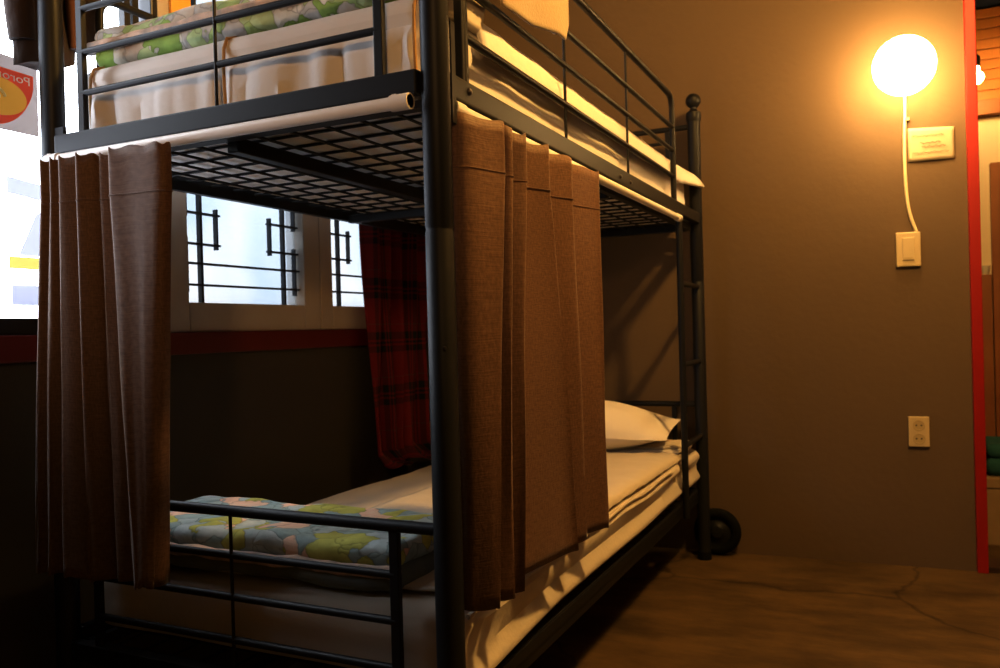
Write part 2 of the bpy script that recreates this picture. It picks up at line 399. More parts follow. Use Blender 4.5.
bm = B(); box(bm, 0.918, 0.953, -0.022, 0.15, 0, 2.36, 0.003); box(bm, 1.85, 1.885, -0.022, 0.15, 0, 2.36, 0.003); box(bm, 0.918, 1.885, -0.022, 0.15, 2.32, 2.36, 0.003)
struct('trim_2', bm, M['red'], 'bright red painted door frame at the right of the wall', 'trim', loc=(0, WY, 0), rotz=TH)
bm = B(); box(bm, 0.953, 1.85, 0.0, 0.13, 0.0, 0.018, 0.003)
struct('trim_3', bm, M['threshold'], 'dark wooden threshold in the red doorway', 'trim', loc=(0, WY, 0), rotz=TH)

# ---- windows
def window(name, label, y0, y1, z0, z1, fr, pane, rim=(0.06, 0.06, 0.075, 0.06), depth=(0.035, -0.05)):
    """frame ring (left, right, bottom, top widths) as the thing, pane as its child"""
    bm = B(); l, r, b, t = rim; xa, xb = XW - 0.06, XW + 0.012
    box(bm, xa, xb, y0, y0 + l, z0, z1, 0.004); box(bm, xa, xb, y1 - r, y1, z0, z1, 0.004)
    box(bm, xa, xb, y0 + l, y1 - r, z0, z0 + b, 0.004); box(bm, xa, xb, y0 + l, y1 - r, z1 - t, z1, 0.004)
    o = struct(name, bm, fr, label, 'window')
    p = B(); box(p, XW - 0.03, XW - 0.024, y0 + l - 0.005, y1 - r + 0.005, z0 + b - 0.005, z1 - t + 0.005)
    obj('pane', p, pane, o)
    return o
w1 = window('window_1', 'wide clear window with black frame left of the bunk', -0.55, 0.395, 0.912, WIN_TOP, M['black_frame'], M['pane'], (0.05, 0.02, 0.037, 0.05))
bm = B(); box(bm, XW - 0.014, XW + 0.006, 0.296, 0.314, 0.945, WIN_TOP - 0.045); obj('mullion', bm, M['black_frame'], w1)
bm = B(); box(bm, XW - 0.014, XW + 0.006, 0.322, 0.340, 0.945, WIN_TOP - 0.045); obj('mullion', bm, M['black_frame'], w1)

def lattice(y0, y1, par, right=True):
    """traditional dark lattice: long rails, stepped squares at the two sides"""
    bm = B(); w = 0.0055; xa, xb = XW - 0.022, XW - 0.008
    def vb(y, za, zb, ww=w): box(bm, xa, xb, y - ww / 2, y + ww / 2, za, zb)
    def hb(z, ya, yb, ww=w): box(bm, xa + 0.002, xb + 0.002, ya, yb, z - ww / 2, z + ww / 2)
    T = WIN_TOP - 0.06
    for z in (1.101, 1.042): hb(z, y0 - 0.002, y1 + 0.002)
    for z in (1.96, 1.90): hb(z, y0 - 0.002, y1 + 0.002)
    sides = [(y0, 1)] + ([(y1, -1)] if right else [])
    for e, s in sides:
        vb(e + s * 0.069, 0.98, T, 0.0085)
        a, b = e + s * 0.017, e + s * 0.130
        vb(a, 1.022, 1.172); vb(a, 1.228, T)
        vb(b, 1.143, 1.258)
        lo, hi = (e + s * 0.004, e + s * 0.140) if s > 0 else (e + s * 0.140, e + s * 0.004)
        hb(1.240, lo, hi); hb(1.155, lo, hi)
        vb(b, 1.45, 1.56); hb(1.54, lo, hi); hb(1.47, lo, hi)
    return obj('lattice', bm, M['lattice'], par)
w2 = window('window_2', 'cream framed lattice window under the upper bunk', 0.395, 1.038, 0.912, WIN_TOP, M['frame_wood'], M['pane_frost'], (0.080, 0.080, 0.080, 0.06))
lattice(0.475, 0.958, w2)
bm = B(); box(bm, XW + 0.012, XW + 0.022, 0.432, 0.500, 1.46, WIN_TOP, 0.002); obj('post_board', bm, M['orange_wood'], w2)['label'] = 'orange wooden board on the window frame'
w3 = window('window_3', 'cream lattice window partly behind the tartan curtain', 1.042, 1.66, 0.912, WIN_TOP, M['frame_wood'], M['pane_frost'], (0.064, 0.080, 0.080, 0.06))
lattice(1.106, 1.58, w3)

# ---- poster and pale sticker on the clear window
t = thing('window_poster', 'red and yellow poster stuck on the left window, seen from its back', 'poster', (XW + 0.012, -0.05, 1.43))
def plate(bm, pts, x0, x1, both=True):
    a = [bm.verts.new((x0, p[0], p[1])) for p in pts]; b = [bm.verts.new((x1, p[0], p[1])) for p in pts]
    if not both:
        bm.faces.new(b); bmesh.ops.delete(bm, geom=a, context='VERTS'); return bm
    bm.faces.new(a); bm.faces.new(list(reversed(b)))
    for i in range(len(pts)): bm.faces.new((a[i], a[(i + 1) % len(pts)], b[(i + 1) % len(pts)], b[i]))
    return bm
bm = plate(B(), [(-0.115, -0.080), (0.103, -0.080), (0.103, 0.078), (-0.115, 0.086)], 0, 0.001); obj('paper', bm, M['poster_paper'], t)
sh = [(-0.10, 0.056), (0.093, 0.050)]
for k in range(1, 13):
    a = k / 12 * math.pi / 2
    sh.append((0.093 - 0.097 * (1 - math.cos(a)) * 0.98, 0.030 - 0.102 * math.sin(a) ** 1.2))
for k in range(11, 0, -1):
    a = k / 12 * math.pi / 2
    sh.append((-0.10 + 0.097 * (1 - math.cos(a)) * 0.98, 0.030 - 0.102 * math.sin(a) ** 1.2))
ell = [(0.006 + 0.070 * math.cos(2 * math.pi * k / 40), -0.010 + 0.041 * math.sin(2 * math.pi * k / 40)) for k in range(40)]
bm = B()
for loop in (sh, ell):
    vs = [bm.verts.new((0.0018, a, b)) for a, b in loop]
    for k in range(len(vs)): bm.edges.new((vs[k], vs[(k + 1) % len(vs)]))
bmesh.ops.triangle_fill(bm, use_beauty=True, edges=bm.edges[:])
obj('red_shield', bm, M['poster_red'], t)
obj('yellow_disc', plate(B(), ell, 0.0018, 0.0026, False), M['poster_yellow'], t)
bm = B()
sp = [(0.0032, -0.004 + (0.030 - 0.0007 * k) * math.cos(0.33 * k), -0.010 + (0.020 - 0.00045 * k) * math.sin(0.33 * k)) for k in range(36)]
tube(bm, sp, 0.0035, 6); obj('gold_swirl', bm, M['poster_gold'], t)
tb = text_bm('Pororo', 0.027)
for v in tb.verts:                               # printed on the outside, so it reads backwards in the room
    y = 0.086 - v.co.x * 1.18; z = 0.030 + v.co.y * 0.95 - 0.5 * (y - 0.0) ** 2
    v.co = Vector((0.0024 + v.co.z, y, z))
obj('lettering', tb, M['poster_white'], t)

t = thing('window_sticker', 'faint grey and yellow sticker on the clear left window', 'sticker', (XW - 0.015, 0.03, 1.15))
bm = plate(B(), [(-0.035, 0.072), (0.055, 0.062), (0.055, 0.098), (-0.035, 0.108)], 0, 0.0005)
obj('pale_text_block', bm, M['decal_grey'], t)
bm = plate(B(), [(-0.012, -0.062), (0.045, -0.062), (0.045, 0.040), (0.03, 0.03)], 0, 0.0005); obj('grey_triangle', bm, M['decal_grey'], t)
bm = plate(B(), [(-0.035, -0.092), (0.045, -0.092), (0.045, -0.066), (-0.035, -0.066)], 0, 0.0005); obj('yellow_band', bm, M['decal_yellow'], t)
bm = B(); plate(bm, [(-0.03, -0.172), (0.045, -0.172), (0.045, -0.128), (-0.03, -0.128)], 0, 0.0005); 
obj('grey_block', bm, M['decal_grey'], t)

# ------------------------------------------------------------------ bunk bed
W_ = 0.917; LB_ = 2.0
bed = thing('bunk_bed', 'black tubular steel bunk bed with ladder and guard rails along the window wall', 'bunk bed', (0, 0, 0))
S = M['steel']
for px, py in ((0, 0), (-W_, 0), (0, LB_), (-W_, LB_)):
    bm = B(); lathe(bm, [(0.0235, 0.012), (0.0235, 1.055), (0.0222, 1.058), (0.0222, 1.062), (0.0235, 1.065), (0.0235, 1.668)], (px, py, 0), 28)
    po = obj('post', bm, S, bed, True)
    bm = B(); pr = [(0.0235, 1.668), (0.0270, 1.676), (0.0285, 1.690), (0.0270, 1.704), (0.0150, 1.712), (0.0120, 1.718)]
    for k in range(1, 13):
        a = math.pi * k / 13; pr.append((max(0.003, 0.0285 * math.sin(a)), 1.749 - 0.0285 * math.cos(a)))
    pr = pr[:6] + [q for q in pr[6:] if q[1] > 1.722] + [(0.002, 1.7775)]
    lathe(bm, pr, (px, py, 0), 24); obj('finial', bm, S, po, True)
    bm = B(); lathe(bm, [(0.0265, 0.0), (0.0265, 0.018), (0.0245, 0.03)], (px, py, 0), 24); obj('foot_cap', bm, M['rubber'], po, True)
# a bolt head on the near post and on the far one
bm = B(); lathe(bm, [(0.0045, 0), (0.004, 0.003), (0.0015, 0.0042)], (0.013, -0.0195, 0.868), 10, 'x'); obj('bolt', bm, M['bolt'], bed, True)
def rail(name, pts, r, seg=14, par=bed):
    return obj(name, tube(B(), pts, r, seg), S, par, True)
def bx(name, *a, bev=0.003, par=bed, m=S):
    return obj(name, box(B(), *a, bev), m, par)
zt, zb = 1.318, 1.279
# upper frame rails, one per side
bx('end_rail', -W_ + 0.035, -0.022, -0.026, -0.004, zb, zt)
bx('end_rail', -W_ + 0.020, -0.020, LB_ - 0.012, LB_ + 0.012, zb, zt)
sr = bx('side_rail', -0.006, 0.018, 0.022, LB_ - 0.02, zb, zt)
for yb, zb2 in ((0.083, 1.297), (0.956, 1.2905), (1.050, 1.2895)):
    bm = B(); lathe(bm, [(0.0062, 0), (0.0062, 0.002), (0.004, 0.0045), (0.0012, 0.005)], (0.018, yb, zb2 + 0.004), 12, 'x'); obj('bolt', bm, M['bolt'], sr, True)
bx('side_rail', -W_ - 0.012, -W_ + 0.012, 0.022, LB_ - 0.02, zb - 0.011, zt - 0.011)
bx('bracket_plate', 0.0185, 0.0215, 0.016, 0.030, 1.235, 1.400, bev=0.0)
bx('bracket_plate', -W_ + 0.018, -W_ + 0.045, -0.012, -0.004, zt, 1.338, bev=0.0)
# lower frame rails
bx('lower_end_rail', -W_ + 0.02, -0.02, -0.012, 0.012, 0.235, 0.272)
bx('lower_end_rail', -W_ + 0.02, -0.02, LB_ - 0.012, LB_ + 0.012, 0.235, 0.272)
bx('lower_side_rail', -0.040, -0.016, 0.0, LB_, 0.215, 0.268)
bx('lower_side_rail', -W_ - 0.010, -W_ + 0.012, 0.022, LB_ - 0.02, 0.235, 0.290)
# wire bases
def wire_base(z, name):
    fr = B()
    box(fr, -W_ + 0.03, -0.03, 0.004, 0.03, z - 0.002, z + 0.010); box(fr, -W_ + 0.03, -0.03, LB_ - 0.04, LB_ - 0.015, z - 0.013, z + 0.010)
    box(fr, -0.030, -0.012, 0.03, LB_ - 0.04, z - 0.013, z + 0.010); box(fr, -W_ + 0.016, -W_ + 0.034, 0.03, LB_ - 0.04, z - 0.013, z + 0.010)
    o = obj(name, fr, S, bed)
    bx('centre_beam', -W_ / 2 - 0.014, -W_ / 2 + 0.014, 0.03, LB_ - 0.04, z - 0.022, z + 0.006, par=o)
    bx('cross_beam', -W_ + 0.035, -0.03, 0.985, 1.010, z - 0.020, z + 0.004, par=o)
    g = B(); r = 0.0031
    n = 11
    for i in range(1, n):
        x = lerp(-W_ + 0.03, -0.03, i / n); tube(g, [(x, 0.02, z + 0.008), (x, LB_ - 0.02, z + 0.008)], r, 6)
    n = 25
    for i in range(1, n):
        y = lerp(0.02, LB_ - 0.02, i / n); tube(g, [(-W_ + 0.03, y, z + 0.012), (-0.03, y, z + 0.012)], r, 6)
    obj('wire_mesh', g, S, o)
wire_base(1.266, 'upper_base'); wire_base(0.255, 'lower_base')
# foot end, upper panel
def end_panel(y, ztop, zs, zbot, name, rb=0.0066):
    o = rail(name, [(-W_, y, ztop), (0, y, ztop)], 0.0105)
    xs = (-0.820, -0.102)
    for x in xs:
        obj('stile', box(B(), x - 0.009, x + 0.009, y - 0.006, y + 0.006, zbot, ztop - 0.002, 0.002), S, o)
    for z in zs: rail('bar', [(xs[0], y, z), (xs[1], y, z)], rb, 10, o)
    rail('rod', [(-0.458, y - 0.004, zbot), (-0.458, y - 0.004, ztop)], 0.0032, 8, o)
    return o
end_panel(-0.004, 1.66, (1.400, 1.483, 1.571), 1.31, 'upper_foot_panel')
end_panel(0.0, 0.5725, (0.490, 0.412, 0.332), 0.25, 'lower_foot_panel', 0.0072)
end_panel(LB_, 1.652, (1.600, 1.50, 1.40), 1.31, 'upper_head_panel')
end_panel(LB_, 0.592, (0.49, 0.412, 0.332), 0.25, 'lower_head_panel')
# guard rail on the room side
def arc(c, r, a0, a1, n=8):
    return [(0.0, c[0] + r * math.cos(lerp(a0, a1, k / n)), c[1] + r * math.sin(lerp(a0, a1, k / n))) for k in range(n + 1)]
pts = [(0, 0.094, zt - 0.01)] + arc((0.139, 1.635), 0.045, math.pi, math.pi / 2) + arc((1.600, 1.635), 0.045, math.pi / 2, 0) + [(0, 1.645, zt - 0.03)]
gr = rail('guard_rail', pts, 0.0098, 14)
for z in (1.574, 1.4935, 1.4045): rail('bar', [(0, 0.094, z), (0, 1.645, z)], 0.0074, 10, gr)
for y in (0.600, 1.095): rail('rod', [(0, y, 1.31), (0, y, 1.68)], 0.0036, 8, gr)
obj('stile', box(B(), -0.008, 0.008, 0.082, 0.106, zt - 0.004, 1.60, 0.003), S, gr)
# plain bar on the wall side
pts = [(-W_, 0.12, zt - 0.01), (-W_, 0.12, 1.62)] + [(-W_, 0.12 + 0.04 * (1 - math.cos(a)), 1.62 + 0.04 * math.sin(a)) for a in (0.4, 0.8, 1.2, 1.57)] + [(-W_, 1.9, 1.66), (-W_, 1.9, zt - 0.02)]
rail('wall_guard_rail', pts, 0.009)
# ladder on the room side at the head end
ld = rail('ladder', [(0.006, 1.684, 1.268), (0.006, 1.684, 0.225)], 0.0115)
for z in (1.040, 0.757, 0.474): rail('rung', [(0.007, 1.684, z), (0.002, 1.99, z)], 0.0095, 12, ld)

# white curtain rods under the upper rails
def curtain_rod(p0, p1, label):
    t = thing('curtain_rod', label, 'curtain rod', p0)
    d = Vector(p1) - Vector(p0)
    obj('tube', tube(B(), [(0, 0, 0), d], 0.0108, 16), M['rod_white'], t, True)
    u = d.normalized()
    for a in (Vector((0, 0, 0)), d - u * 0.035):
        obj('end_socket', tube(B(), [a, a + u * 0.035], 0.0132, 16), M['rod_white'], t, True)
        c = a + u * 0.006
        obj('hook', box(B(), c.x - 0.004, c.x + 0.004, c.y - 0.004, c.y + 0.004, -0.012, 0.014), M['rod_white'], t)
    return t
curtain_rod((-W_ + 0.035, -0.040, 1.2625), (-0.024, -0.040, 1.2625), 'white curtain rod under the foot rail of the upper bunk')
curtain_rod((0.012, 0.030, 1.264), (0.012, 1.664, 1.264), 'white curtain rod under the side rail of the upper bunk')

# ------------------------------------------------------------------ mattresses and bedding
def matt_f(kind):
    def f(w, p):
        w = w.copy()
        # gathered sheet folds on the foot face and the room side
        if kind == 'upper' and p.y < -0.85:
            k = max(0.0, min(1.0, (1.412 - w.z) / 0.02))
            g = noise.noise(Vector((w.x * 26, 0.3, w.z * 3))) + 0.6 * noise.noise(Vector((w.x * 55 + 7, 0.1, w.z * 4)))
            w.y += k * 0.017 * g + 0.010 * max(0, 1 - abs(w.z - 1.412) / 0.012)
        if p.x > 0.38:
            k = 1.0
            w.x += 0.006 * noise.noise(Vector((0.2, w.y * 4, w.z * 40))) + 0.004 * noise.noise(Vector((3.0, w.y * 9, w.z * 12)))
        w.z += nz(w, 5, 0.004) * (1 if p.z > 0 else 0.2)
        return w
    return f
t = thing('upper_mattress', 'white sheeted mattress lying on the upper bunk', 'mattress', (0, 0, 0))
bm = B(); rbox(bm, -0.885, -0.030, 0.030, 1.965, 1.286, 1.470, 0.035, 0.018, matt_f('upper')); obj('sheeted_body', bm, M['sheet'], t, True)
bm = B(); box(bm, -0.86, -0.06, 0.06, 1.94, 1.2815, 1.2865); obj('underside', bm, M['ticking'], t)
for x in (-0.834, -0.470, -0.052):
    bm = B(); tube(bm, [(x, 0.033, 1.30), (x, 0.026, 1.34), (x, 0.024, 1.40), (x, 0.026, 1.44), (x, 0.035, 1.462), (x, 0.06, 1.472)], 0.0032, 8); obj('binding', bm, M['binding'], t, True)

def lower_f(w, p):
    w = w.copy()
    if p.x > 0.36:
        # a roll of the sheet pulled along the side: two long shallow folds
        w.x += 0.009 * math.sin((w.z - 0.30) * 85 + 0.8 * math.sin(w.y * 2.5)) + 0.007 * noise.noise(Vector((1, w.y * 2.2, w.z * 24)))
        if w.y < 0.5 and w.z < 0.36: w.z -= 0.03 * (0.5 - w.y) / 0.5
        w.x -= 0.034 * math.exp(-((w.y - 1.684) / 0.035) ** 2)
    if p.y < -0.85:
        w.y += 0.008 * noise.noise(Vector((w.x * 5, 1, w.z * 9)))
    tt = (w.x + 0.87) / 0.85
    if p.z > 0: w.z += lerp(-0.018, 0.004, max(0, min(1, tt))) + nz(w, 4, 0.006) + nz(w, 14, 0.002)
    return w
t = thing('lower_mattress', 'white sheeted mattress lying on the lower bunk', 'mattress', (0, 0, 0))
bm = B(); rbox(bm, -0.875, -0.004, 0.030, 1.965, 0.290, 0.432, 0.034, 0.02, lower_f); obj('sheeted_body', bm, M['linen'], t, True)
bm = B(); tube(bm, [(0.006, 0.05 + 0.085 * k, 0.416 + 0.004 * math.sin(k * 1.3)) for k in range(18)], 0.0045, 8); obj('piping', bm, M['linen'], t, True)

# crumpled edge of bed cover along the room side of the lower bunk
def cover_rows():
    rows = []
    for i in range(90):
        y = 0.075 + (1.70 - 0.075) * i / 89; row = []
        for j in range(34):
            u = j / 33
            x = -0.60 + 0.590 * u
            z = 0.4405 + lerp(-0.012, 0.006, u) + 0.004 * noise.noise(Vector((x * 12, y * 12, 1))) + (0.007 if u > 0.6 else 0.003) * abs(noise.noise(Vector((x * 42, y * 42, 4))))
            if u > 0.955: z -= 0.020 * (u - 0.955) / 0.045; x += 0.004
            if y > 1.66: z -= 0.0
            row.append((x, y + 0.004 * noise.noise(Vector((x * 9, y * 5, 9))), z))
        rows.append(row)
    return rows
o = solid(obj('bed_cover', sheet_grid(cover_rows()), M['linen'], None, True), 0.006)
tag(o, 'crinkled white bed cover spread over the lower mattress', 'bed cover')

def folded_quilt(name, label, x0, x1, y0, y1, z0, layers, hs, m, skew=0.0, amp=0.01):
    t = thing(name, label, 'quilt', ((x0 + x1) / 2, (y0 + y1) / 2, z0))
    cx, cy = (x0 + x1) / 2, (y0 + y1) / 2
    z = 0.0
    def ff(k):
        def f(w, p):
            w = w.copy()
            w.z += amp * noise.noise(Vector((w.x * 7, w.y * 7, k * 3.1))) + amp * 0.5 * noise.noise(Vector((w.x * 17, w.y * 17, k)))
            w.y += 0.012 * noise.noise(Vector((w.x * 5, k * 2.0, w.z * 10))) + skew * w.x
            w.x += 0.010 * noise.noise(Vector((k, w.y * 6, w.z * 9)))
            return w
        return f
    for k in range(layers):
        inset = 0.004 * k
        bm = B(); rbox(bm, x0 - cx + inset, x1 - cx - inset, y0 - cy + inset, y1 - cy - inset, z, z + hs, hs * 0.48, 0.018, ff(k))
        obj('top_fold' if k == layers - 1 else 'under_fold', bm, m[min(k, len(m) - 1)], t, True)
        z += hs * 0.86
    # puffy bound edge along the foot side, between the folds
    pts = [(lerp(x0, x1, i / 30) - cx, y0 - cy - 0.002 + 0.012 * noise.noise(Vector((lerp(x0, x1, i / 30) * 5, 2.0, 0))) + skew * (lerp(x0, x1, i / 30) - cx), hs * 0.90 + 0.006 * noise.noise(Vector((i * 0.5, 3, 1)))) for i in range(31)]
    obj('bound_edge', tube(B(), pts, 0.0115, 10), M['quilt_lining'], t, True)
    return t
folded_quilt('folded_quilt', 'folded blue and olive floral quilt at the foot of the lower bunk', -0.865, -0.125, 0.045, 0.335, 0.434, 2, 0.046, [M['quilt_under'], M['quilt_blue']])
uq = folded_quilt('folded_quilt', 'folded pale green floral quilt on the upper bunk mattress', -0.860, -0.012, 0.050, 0.225, 1.473, 2, 0.046, [M['quilt_green'], M['quilt_green']])

bm = B(); rbox(bm, 0.398, 0.423, -0.096, 0.084, -0.028, 0.094, 0.011, 0.012, lambda w, p: w + Vector((0.003 * noise.noise(Vector((w.y * 30, w.z * 30, 2))), 0.006 * noise.noise(Vector((w.z * 20, 1, 4))), 0)))
obj('turned_edge', bm, M['linen'], uq, True)
# duvet over the rest of the upper mattress, hanging a little over the room side
rows = []
for i in range(80):
    y = 0.20 + (1.975 - 0.20) * i / 79; row = []
    for j in range(40):
        u = j / 39
        if u < 0.8: x = lerp(-0.86, -0.03, u / 0.8); z = 1.482 + 0.008 * noise.noise(Vector((x * 6, y * 6, 2))) - 0.010 * (u / 0.8) ** 4
        else:
            v = (u - 0.8) / 0.2; a = v * 1.35
            x = -0.03 + 0.018 * math.sin(a) ; z = 1.472 - 0.055 * (1 - math.cos(a)) - 0.02 * v
            x += 0.004 * noise.noise(Vector((1, y * 9, 3))); z += 0.010 * noise.noise(Vector((5, y * 3.5, 1))) * v
        if y > 1.8 and u > 0.8: x += 0.05 * (y - 1.8) / 0.175 * v; z += 0.004
        row.append((x, y, z))
    rows.append(row)
o = solid(obj('duvet', sheet_grid(rows), M['sheet'], None, True), 0.010)
tag(o, 'white duvet spread over the upper bunk mattress', 'duvet')

def pillow(name, label, c, sx, sy, h, rz, m, tilt=(0, 0)):
    def hgt(u, v): return (max(0, 1 - abs(u) ** 1.8) ** 0.95) * (max(0, 1 - abs(v) ** 2.2) ** 0.7)
    n = 30; bm = B(); top = {}; bot = {}
    for i in range(n + 1):
        for j in range(n + 1):
            u, v = -1 + 2 * i / n, -1 + 2 * j / n
            pin = 1 - 0.03 * (1 - abs(u) ** 2) * abs(v) ** 3; pin2 = 1 - 0.03 * (1 - abs(v) ** 2) * abs(u) ** 3
            x, y = u * sx / 2 * pin2, v * sy / 2 * pin; hh = hgt(u, v) * h / 2
            wr = 0.006 * noise.noise(Vector((u * 4, v * 4, 2))) * (0.3 + hgt(u, v))
            edge = i in (0, n) or j in (0, n)
            top[i, j] = bm.verts.new((x, y, hh + wr + 0.02 * (1 if edge else 1) * 0))
            bot[i, j] = top[i, j] if edge else bm.verts.new((x, y, -hh * 0.85))
    for i in range(n):
        for j in range(n):
            for d in (top, bot):
                vs = [d[i, j], d[i + 1, j], d[i + 1, j + 1], d[i, j + 1]]
                try: bm.faces.new(vs)
                except ValueError: pass
    o = obj(name, bm, m, None, True, loc=c, rotz=rz); o.rotation_euler.x, o.rotation_euler.y = tilt
    tag(o, label, 'pillow'); return o
pillow('pillow', 'plump white pillow at the head of the lower bunk', (-0.370, 1.80, 0.518), 0.62, 0.33, 0.205, 0.06, M['pillowcase'], (0.12, 0.01))
# folded bedding lying under the pillow
t = thing('folded_blanket', 'folded white blanket under the pillow on the lower bunk', 'blanket', (-0.43, 1.84, 0.436))
def fb(w, p):
    w = w.copy(); w.z += 0.005 * noise.noise(Vector((w.x * 7, w.y * 7, 1))) + (0.006 * math.sin(w.y * 60) if p.x > 0.35 else 0); return w
bm = B(); rbox(bm, -0.40, 0.405, -0.115, 0.115, 0.0, 0.013, 0.006, 0.02, fb); obj('under_fold', bm, M['linen'], t, True)
bm = B(); rbox(bm, -0.395, 0.398, -0.095, 0.113, 0.012, 0.024, 0.0055, 0.02, fb); obj('top_fold', bm, M['linen'], t, True)

# pillow lying at the head of the upper bunk
pillow('pillow', 'flat white pillow with a corner poking past the far bed post, upper bunk', (-0.40, 1.80, 1.512), 0.62, 0.30, 0.06, -0.05, M['pillowcase'], (0, 0.02))

# ------------------------------------------------------------------ curtains
def pleated(name, label, top_pts, bot_pts, z_top, z_hdr, z_bot, m, mid=None, rows_n=40, seam=True):
    """cloth hung in folds: plan polylines at the top and the bottom, blended down"""
    rows = []; uvs = []
    tp, bp_ = chaikin(top_pts), chaikin(bot_pts)
    acc = [0.0]
    for a, b in zip(bp_[:-1], bp_[1:]): acc.append(acc[-1] + math.hypot(a[0] - b[0], a[1] - b[1]))
    for i in range(rows_n + 1):
        t_ = i / rows_n
        z = lerp(z_top, z_bot, t_)
        k = max(0.0, (z_hdr - z) / (z_hdr - z_bot)); k = k ** 0.85
        row = []; ur = []
        for j, (a, b) in enumerate(zip(tp, bp_)):
            x, y = lerp(a[0], b[0], k), lerp(a[1], b[1], k)
            x += 0.006 * k * noise.noise(Vector((j * 0.31, z * 3, 1))); y += 0.006 * k * noise.noise(Vector((j * 0.31, z * 3, 5)))
            zz = z + 0.003 * math.sin(j * 0.9) * (1 - t_) ** 12 + 0.010 * t_ * noise.noise(Vector((j * 0.2, 2, 2)))
            row.append((x, y, zz)); ur.append((acc[j], z))
        rows.append(row); uvs.append(ur)
    o = solid(obj(name, sheet_grid(rows, uvs), m, None, True), 0.0022)
    tag(o, label, 'curtain')
    if seam:                                      # stitched heading seam
        i = min(range(len(rows)), key=lambda q: abs(rows[q][0][2] - z_hdr))
        rr = rows[i]
        bm = B()
        d = 0.0016
        path = []
        for j, p in enumerate(rr):
            a = Vector(rr[max(j - 1, 0)]); b = Vector(rr[min(j + 1, len(rr) - 1)]); tn = (b - a); nn = Vector((tn.y, -tn.x, 0)).normalized()
            path.append(Vector((p[0], p[1], z_hdr)) + nn * d)
        tube(bm, path, 0.0013, 5); obj('heading_seam', bm, m, o)
        bm = B(); rr = rows[-1]
        path = [Vector(p) for p in rows[-2]]
    return o
# room side
cT = [0.127, 0.160, 0.222, 0.334, 0.462, 0.639]; cB = [0.055, 0.111, 0.156, 0.435, 0.519, 0.636]
top = [(0.006, 0.085), (0.0, 0.048), (-0.001, 0.033), (0.004, 0.029), (0.036, 0.036)]; bot = [(0.004, 0.085), (-0.002, 0.048), (-0.004, 0.032), (0.002, 0.027), (0.032, 0.028)]
vB = [0.075, 0.125, 0.172, 0.425, 0.515]; vT = [0.135, 0.168, 0.232, 0.345, 0.474]
for i in range(6):
    top += [(0.058, cT[i] - 0.012), (0.064, cT[i])]; bot += [(0.060, cB[i] - 0.006), (0.066 if i != 4 else 0.05, cB[i])]
    if i < 5: top += [(0.030, vT[i]), (0.018, vT[i] + 0.006)]; bot += [(0.030, vB[i]), (0.010, vB[i] + 0.004)]
top += [(0.045, 0.645), (0.03, 0.640)]; bot += [(0.05, 0.643), (0.03, 0.630)]
pleated('bed_curtain', 'brown pleated curtain hanging on the room side of the bunk', top, bot, 1.252, 1.165, 0.436, M['curtain'])
# foot side: (x, y) plan, going from the wall towards the near post
cT = [-0.848, -0.820, -0.794, -0.746, -0.708, -0.656]; cB = [-0.888, -0.852, -0.804, -0.732, -0.684, -0.616]
top = []; bot = []
def fold(c, yc, R):
    return [(c + R - R * math.sin(a), yc + R * (1 - math.cos(a))) for a in (1.5, 1.0, 0.55, 0.1)]
for i in range(6):
    yc = -0.088 if i != 4 else -0.066
    top += [(cT[i] + 0.002, -0.054)] + fold(cT[i], yc, 0.011)
    bot += [(cB[i] + 0.002, -0.048)] + fold(cB[i], yc - 0.008, 0.017)
    if i < 5:
        top += [(lerp(cT[i], cT[i + 1], 0.74), yc + 0.016), (cT[i + 1] - 0.002, -0.058)]; bot += [(lerp(cB[i], cB[i + 1], 0.74), yc + 0.016), (cB[i + 1] - 0.003, -0.040)]
top += [(-0.61, -0.080), (-0.57, -0.078), (-0.540, -0.076), (-0.528, -0.070), (-0.526, -0.056)]
bot += [(-0.59, -0.090), (-0.58, -0.086), (-0.574, -0.080), (-0.570, -0.066), (-0.575, -0.044)]
pleated('bed_curtain', 'brown pleated curtain hanging at the foot end of the bunk', top, bot, 1.252, 1.165, 0.440, M['curtain'])

# red tartan cloth by the window, pooling on the mattress
rows = []; uvs = []
for i in range(60):
    t_ = i / 59; z = lerp(1.62, 0.445, t_); row = []; ur = []
    for j in range(70):
        u = j / 69
        y = lerp(lerp(1.215, 1.235, t_), lerp(1.66, 1.60, t_), u) + 0.02 * t_ * math.sin(u * 9)
        x = -0.985 + 0.026 * math.sin(u * 30 + 0.6 * math.sin(z * 4)) + 0.010 * math.sin(u * 51 + z * 3)
        zz = z
        if t_ > 0.93: x += 0.10 * (t_ - 0.93) / 0.07 * (0.6 + 0.4 * math.sin(u * 11)); y += 0.03 * (t_ - 0.93) / 0.07 * math.sin(u * 17); zz = 0.505 - 0.078 * min(1, (t_ - 0.90) / 0.07) + 0.012 * abs(math.sin(u * 23))
        row.append((x, y, zz)); ur.append((u * 0.75, z * 0.75))
    rows.append(row); uvs.append(ur)
o = solid(obj('tartan_curtain', sheet_grid(rows, uvs), M['tartan'], None, True), 0.003)
tag(o, 'red tartan cloth hanging at the lattice window down to the lower mattress', 'curtain')
# bundled hem lying beside it
t = thing('tartan_scarf', 'crumpled dark red tartan scarf heaped on the lower mattress by the window', 'scarf', (-0.855, 1.63, 0.432))
def heap(w, p):
    w = w.copy(); w.z += 0.02 * noise.noise(Vector((w.x * 22, w.y * 22, 3))); w.x += 0.02 * noise.noise(Vector((w.y * 18, w.z * 18, 1))); w.z = max(w.z, 0.0); return w
bm = B(); rbox(bm, -0.07, 0.07, -0.12, 0.13, 0.0, 0.055, 0.027, 0.012, heap)
o = obj('bundle', bm, mat('dark_tartan', (0.12, 0.012, 0.012), 0.9, vary=(25, (0.01, 0.01, 0.014), 0.1)), t, True)
